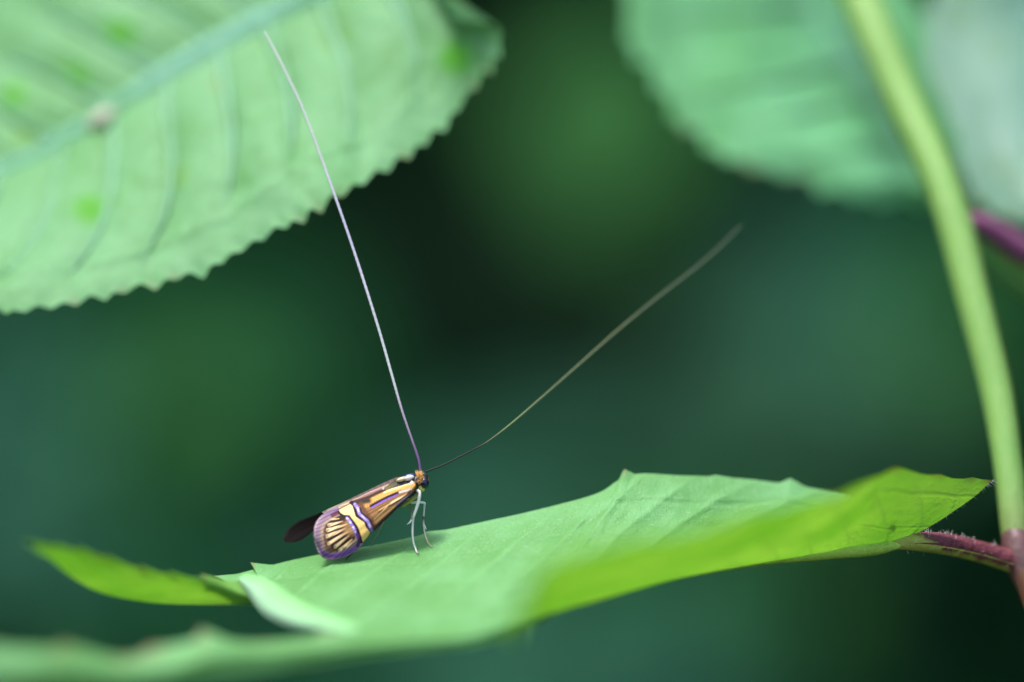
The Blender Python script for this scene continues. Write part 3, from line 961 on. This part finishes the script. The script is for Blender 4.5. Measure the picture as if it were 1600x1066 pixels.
def near_depth(X, Y):
    # roof-like: the upper ridge lies farthest from the camera, the middle bulges out, the lower edge tucks back a little
    top = np.interp(X, [380, 470, 575, 740, 920, 1080, 1220], [620, 545, 488, 410, 330, 268, 250])
    bot = np.interp(X, [380, 450, 560, 695, 784, 882, 1000, 1150, 1222], [760, 905, 922, 875, 790, 690, 573, 430, 330])
    t = ((Y - top) / (bot - top + 1e-6)).clip(0, 1)
    relief = .0018 * np.sin(np.arctan2(Y - 290, 1290 - X) * 60)
    return .02 - .17 * np.sin(t * math.pi * .62) + .02 * (1218 - X) / 840 + relief


near = wing('forewing', OUT, (1215, 290), (400, 790), 330, 190, near_depth, wing_pattern, moth, M_WING)
near['label'] = 'near forewing with cream gold band, violet lines and fan of pale rays'


def dark_pattern(X, Y):
    n = .5 + .5 * np.sin((X * .5 + Y * .86) * .09) * np.sin((X * .5 + Y * .86) * .031)
    col = np.array((.014, .010, .011)) + n[..., None] * np.array((.02, .014, .011))
    dd, _ = seg_dist(X, Y, [(120, 760), (180, 660), (250, 608), (400, 555)])
    col = col + (1 - sm(dd, 2, 16))[..., None] * np.array((.035, .02, .022))
    return col.clip(0, 1), np.full(X.shape, .1)


FAR = np.array([(118, 762), (125, 735), (150, 692), (185, 655), (250, 608), (330, 578), (400, 553), (500, 505), (640, 450), (700, 520), (600, 600), (470, 640), (400, 665), (370, 692), (330, 728), (270, 770), (215, 788), (165, 790), (130, 782)], float)
fw = wing('hindwing', FAR, (690, 480), (118, 765), 70, 40, lambda X, Y: .13 + .03 * np.sin((Y - 450) / 340 * 3.1) - .02 * (690 - X) / 570, dark_pattern, moth, tinted('dark_scales', .7, .04, False, .2, 200, gain=.3))
fw['label'] = 'dark brown far wing tip sticking out behind'
FAR2 = np.array([(1195, 245), (1120, 236), (1060, 246), (950, 292), (830, 350), (700, 412), (600, 462), (500, 505), (440, 535), (470, 560), (600, 520), (800, 440), (1000, 350), (1150, 290)], float)


def ridge_pattern(X, Y):
    dd, p = seg_dist(X, Y, FAR2[1:9])
    n = .5 + .5 * np.sin(p * 130) * np.sin(p * 47)
    c = np.array((.50, .33, .28)) * (.6 + .5 * n[..., None])
    c = c * (1 - sm(dd, 20, 40))[..., None] + np.array((.1, .06, .05)) * sm(dd, 20, 40)[..., None]
    k_ = sm(p, .66, .72)[..., None] * (1 - sm(p, .9, .98))[..., None]
    c = c * (1 - k_) + np.array((.78, .62, .42)) * k_
    return c, np.full(X.shape, .1)


wing('forewing', FAR2, (1195, 250), (440, 545), 120, 20, lambda X, Y: .045 + 0 * X, ridge_pattern, moth, M_WING)['label'] = 'mauve brown far forewing showing as a ridge along the back'
# fringe of scale hairs round the wing tip
tipo = catmull(OUT[10:26], 260)
V, F = [], []
cen = np.array((610., 700.))
for i in range(0, 260):
    x, y = tipo[i]
    dv = np.array((x, y)) - cen; dv /= np.hypot(*dv)
    L = rng.uniform(5, 15); tn = np.array((-dv[1], dv[0])) * 3.2
    dp = float(near_depth(np.array([x]), np.array([y]))[0])
    o = len(V)
    e = np.array((x, y)) + dv * L + tn * rng.uniform(-1.2, 1.2)
    V += [Z(x - tn[0] - dv[0] * 3, y - tn[1] - dv[1] * 3, dp), Z(x + tn[0] - dv[0] * 3, y + tn[1] - dv[1] * 3, dp), Z(e[0], e[1], dp), Z(x, y, dp + .006)]
    F += [(o, o + 1, o + 2), (o, o + 2, o + 3), (o + 1, o + 3, o + 2)]
fr = mesh_obj('fringe', V, F, simple('fringe_scale', (.17, .11, .15), .5, .4, .3, 30), near)
fr['kind'] = 'stuff'

# body: head, thorax and abdomen as one surface
bp = [(1318, 300, .0), (1300, 278, .0), (1272, 270, .0), (1240, 282, .01), (1215, 300, .01), (1180, 310, .02), (1130, 330, .03), (1060, 370, .03), (960, 420, .035), (820, 500, .045), (680, 590, .05), (560, 660, .06), (480, 710, .06)]
br = [.010, .042, .055, .050, .062, .078, .085, .08, .07, .065, .06, .04, .012]
cl = [(.5, .32, .1), (.55, .30, .08), (.50, .27, .07), (.05, .035, .03), (.015, .014, .03), (.02, .02, .05), (.02, .02, .04), (.12, .10, .03), (.2, .16, .05), (.06, .04, .03), (.05, .03, .03), (.04, .03, .03), (.04, .03, .03)]
body = tube('body', [Z(*p) for p in bp], br, M_TINT, moth, 24, 90, cols=cl)
# pale and blue scale patches on the back of the thorax
def blob(name, c, r, mat, parent, stretch=(1, 1, 1), rot=0.0, lump=.1):
    bmx = bmesh.new()
    bmesh.ops.create_icosphere(bmx, subdivisions=3, radius=1)
    V = []
    for v_ in bmx.verts:
        q = v_.co * (1 + lump * noise.noise(v_.co * 2.5 + c * 9))
        q = Vector((q.x * stretch[0], q.y * stretch[1], q.z * stretch[2])) * r
        q = Vector((q.x * math.cos(rot) - q.z * math.sin(rot), q.y, q.x * math.sin(rot) + q.z * math.cos(rot)))
        V.append(c + q)
    F = [tuple(v_.index for v_ in f.verts) for f in bmx.faces]
    bmx.free()
    return mesh_obj(name, V, F, mat, parent)


mw = simple('thorax_white', (.42, .40, .37), .35, .5, .2, 60)
mb = simple('thorax_blue', (.03, .035, .13), .3, .5, .5, 90, metal=.3)
mk = simple('thorax_black', (.012, .010, .016), .35, .5, .4, 60)
blob('thorax_patch', Z(1168, 250, -.04), .034, mw, moth, (1.15, .7, .6), .25)
blob('thorax_patch', Z(1165, 236, -.01), .04, mb, moth, (1.2, .8, .45), .25)
blob('thorax_patch', Z(1105, 262, -.03), .034, simple('thorax_cream', (.4, .32, .2), .4, .4, .2, 60), moth, (1.2, .8, .5), .3)
blob('collar', Z(1222, 300, -.02), .055, mk, moth, (.45, 1.2, 1.35), -.15)
blob('collar', Z(1195, 312, -.075), .03, mw, moth, (.7, .8, 1.1), .1)['label'] = 'small white tuft at the wing base'
# face, eye, palps
me_ = N('eye_glass')
EYE = me_.done(me_.pbsdf((.004, .003, .022), .2, .4, 0.0))
eye = blob('eye', Z(1297, 292, -.062), .036, EYE, moth, (.85, .7, 1.05), .2, 0)
blob('eye', Z(1298, 285, .05), .036, EYE, moth, (.85, .7, 1.05), .2, 0)
blob('antenna_base', Z(1300, 238, -.02), .026, mk, moth, (.8, .9, 1.3), .5)
myel = simple('palp_yellow', (.22, .24, .04), .5, .3, .3, 40)
tube('palp', [Z(1262, 320, -.045), Z(1268, 345, -.055), Z(1285, 352, -.06), Z(1296, 340, -.06)], [.02, .02, .015, .006], myel, moth, 8, 14)
tube('palp', [Z(1290, 322, -.02), Z(1305, 318, -.03), Z(1312, 300, -.035)], [.014, .012, .005], simple('palp_pale', (.6, .62, .6), .4, .4, .1), moth, 8, 14)
# orange hair tuft on the head
V, F = [], []
for i in range(420):
    a = rng.random()
    c = Z(1230 + 42 * rng.random(), 222 + 85 * rng.random(), rng.uniform(-.07, .03))
    ax = Vector((rng.uniform(-.25, .7), rng.uniform(-.7, .3), rng.uniform(.2, 1.2))).normalized()
    L = rng.uniform(.02, .05)
    s = ax.cross(Vector((.2, 1, .1))).normalized() * .0042; q = ax.cross(s).normalized() * .0042
    o = len(V)
    V += [c + s, c - s * .5 + q, c - s * .5 - q, c + ax * L]
    F += [(o, o + 1, o + 3), (o + 1, o + 2, o + 3), (o + 2, o, o + 3)]
tuft = mesh_obj('head_tuft', V, F, simple('tuft_orange', (.36, .18, .045), .55, .3, .4, 50), moth)
tuft['kind'] = 'stuff'
tuft['label'] = 'orange hair tuft on the head'

# antennae, several times longer than the body
al = [(657, 736, -.01), (655, 722, -.01), (651, 708, -.01), (643, 685, -.01), (628, 641, 0), (612, 585, .02), (595, 525, .04), (575, 460, .06), (553, 392, .1), (530, 325, .14), (505, 255, .2), (475, 175, .26), (445, 110, .31), (425, 72, .35), (413, 50, .37)]
ra = [.0125, .0125, .0115, .011, .0125, .014, .0145, .0145, .0145, .014, .014, .014, .013, .012, .009]
pu, li, pl = (.30, .13, .36), (.62, .50, .62), (.80, .80, .82)
ca = [pu, pu, (.36, .18, .42), (.46, .3, .5), li, pl, pl, (.8, .76, .84), (.74, .7, .84), (.7, .68, .82), (.74, .76, .74), (.74, .8, .72), (.74, .8, .72), (.72, .8, .7), (.7, .78, .68)]


def antenna(path, rad, cols, label, n=330):
    V, F, UV = tube_data([P(*p) for p in path], [r * .72 for r in rad], 8, n)
    c = catmull(np.asarray(cols, float), n).clip(0, 1)
    # ring by ring: each joint slightly swollen
    ctr = [sum((V[i * 8 + k] for k in range(8)), Vector()) / 8 for i in range(n)]
    for i in range(n):
        g = 1.08 if i % 3 == 0 else .96
        for k in range(8):
            V[i * 8 + k] = ctr[i] + (V[i * 8 + k] - ctr[i]) * g
    o = mesh_obj('antenna', V, F, M_ANT, moth, uvs=UV, cols={'tint': np.repeat(c, 8, 0)})
    o['label'] = label


M_ANT = tinted('antenna_skin', .5, .2, False, 0, 100, gain=.66)
M_LEG = tinted('leg_scales', .5, .3, False, .2, 200, gain=.85)
antenna(al, ra, ca, 'long whitish antenna rising to the left, violet at its base')
ar = [(666, 737, -.01), (676, 733, -.01), (692, 727, -.01), (720, 713, 0), (745, 700, .02), (765, 688, .05), (800, 661, .12), (850, 618, .24), (900, 574, .36), (960, 521, .5), (1020, 471, .64), (1080, 424, .78), (1120, 390, .87), (1158, 352, .96)]
rra = [.009, .008, .0075, .0072, .0068, .0072, .008, .0095, .0105, .011, .011, .0105, .010, .008]
dk, ol = (.008, .008, .008), (.13, .17, .07)
antenna(ar, rra, [dk, dk, dk, dk, dk, (.1, .11, .05), (.2, .25, .09), ol, ol, ol, (.1, .14, .07), (.09, .13, .07), (.08, .12, .07), (.07, .11, .06)], 'long antenna leaning right, black at its base then dull olive')

# legs
wht, gry, tan, yel, drk = (.86, .80, .78), (.55, .48, .47), (.48, .36, .22), (.42, .42, .08), (.03, .02, .02)


SF = surf([[np.array(m) + (np.array(f) - np.array(m)) * q + np.array((0, 10 * math.sin(math.pi * q) * (1 if m[0] > 600 else .4), 0)) for q in (0, .33, .66, 1)] for m, f in far_mf], 300, 60).reshape(-1, 3)


def foot(zx, zy, lift=.0):
    x, y = 420 + zx * .18762, 700 + zy * .18762
    k_ = np.argmin(np.hypot(SF[:, 0] - x, SF[:, 1] - y))
    return (zx, zy, float(SF[k_, 2]) - .03 - lift)


def leg(pts, rad, cols, n=50):
    return tube('leg', [Z(*p) for p in pts], [r * .52 for r in rad], M_LEG, moth, 8, n, cols=cols)


leg([(1235, 352, -.06), (1256, 380, -.075), (1240, 470, -.085), (1212, 555, -.085), (1203, 595, -.08), (1197, 690, -.075), (1204, 780, -.065), (1222, 840, .6 * foot(1236, 872)[2]), foot(1234, 870), foot(1252, 882)],
    [.026, .024, .023, .019, .016, .015, .013, .011, .009, .006], [wht, wht, wht, wht, (.6, .55, .55), wht, wht, wht, (.5, .45, .42), drk])
leg([(1150, 420, -.02), (1190, 455, -.02), (1240, 452, -.01), (1294, 458, 0), (1296, 480, 0), (1290, 560, .005), (1288, 580, .005), (1290, 640, .01), (1300, 715, .015), (1322, 780, .7 * foot(1345, 808)[2]), foot(1343, 808), foot(1360, 820)],
    [.02, .018, .018, .016, .015, .014, .014, .013, .011, .009, .007, .005], [yel, (.7, .68, .5), wht, wht, gry, (.6, .5, .5), drk, (.7, .66, .58), (.6, .56, .48), tan, tan, tan])
leg([(1258, 365, -.03), (1225, 405, -.04), (1180, 440, -.04), (1120, 482, -.03), (1090, 480, -.02)], [.024, .026, .024, .02, .01], [yel, (.5, .42, .12), yel, (.4, .36, .06), drk], 30)
leg([(1150, 455, .03), (1180, 480, .03), (1190, 520, .03), (1188, 560, .03), (1180, 600, .03), (1160, 628, .03)], [.014, .012, .011, .009, .008, .004], [(.3, .2, .05)] * 3 + [(.35, .4, .15)] * 3, 30)
SPUR = [(1190, 600, -.08), (1170, 625, -.09), (1150, 636, -.09)]
tube('spur', [Z(*p) for p in SPUR], [.007, .005, .002], M_HAIR, moth, 6, 12)
tube('spur', [Z(1292, 640, .0), Z(1304, 662, -.01), Z(1312, 680, -.01)], [.005, .004, .002], M_HAIR, moth, 6, 12)
leg([(960, 600, .02), (945, 635, .02), (915, 695, .03), (885, 745, .05), (855, 790, .07)], [.012, .009, .008, .007, .005], [tan, tan, (.42, .38, .2), tan, tan], 30)
leg([(760, 790, -.06), (735, 835, -.06), (700, 872, -.08), (668, 902, .8 * foot(645, 928)[2]), foot(645, 930)], [.018, .013, .011, .010, .007], [drk] * 5, 30)
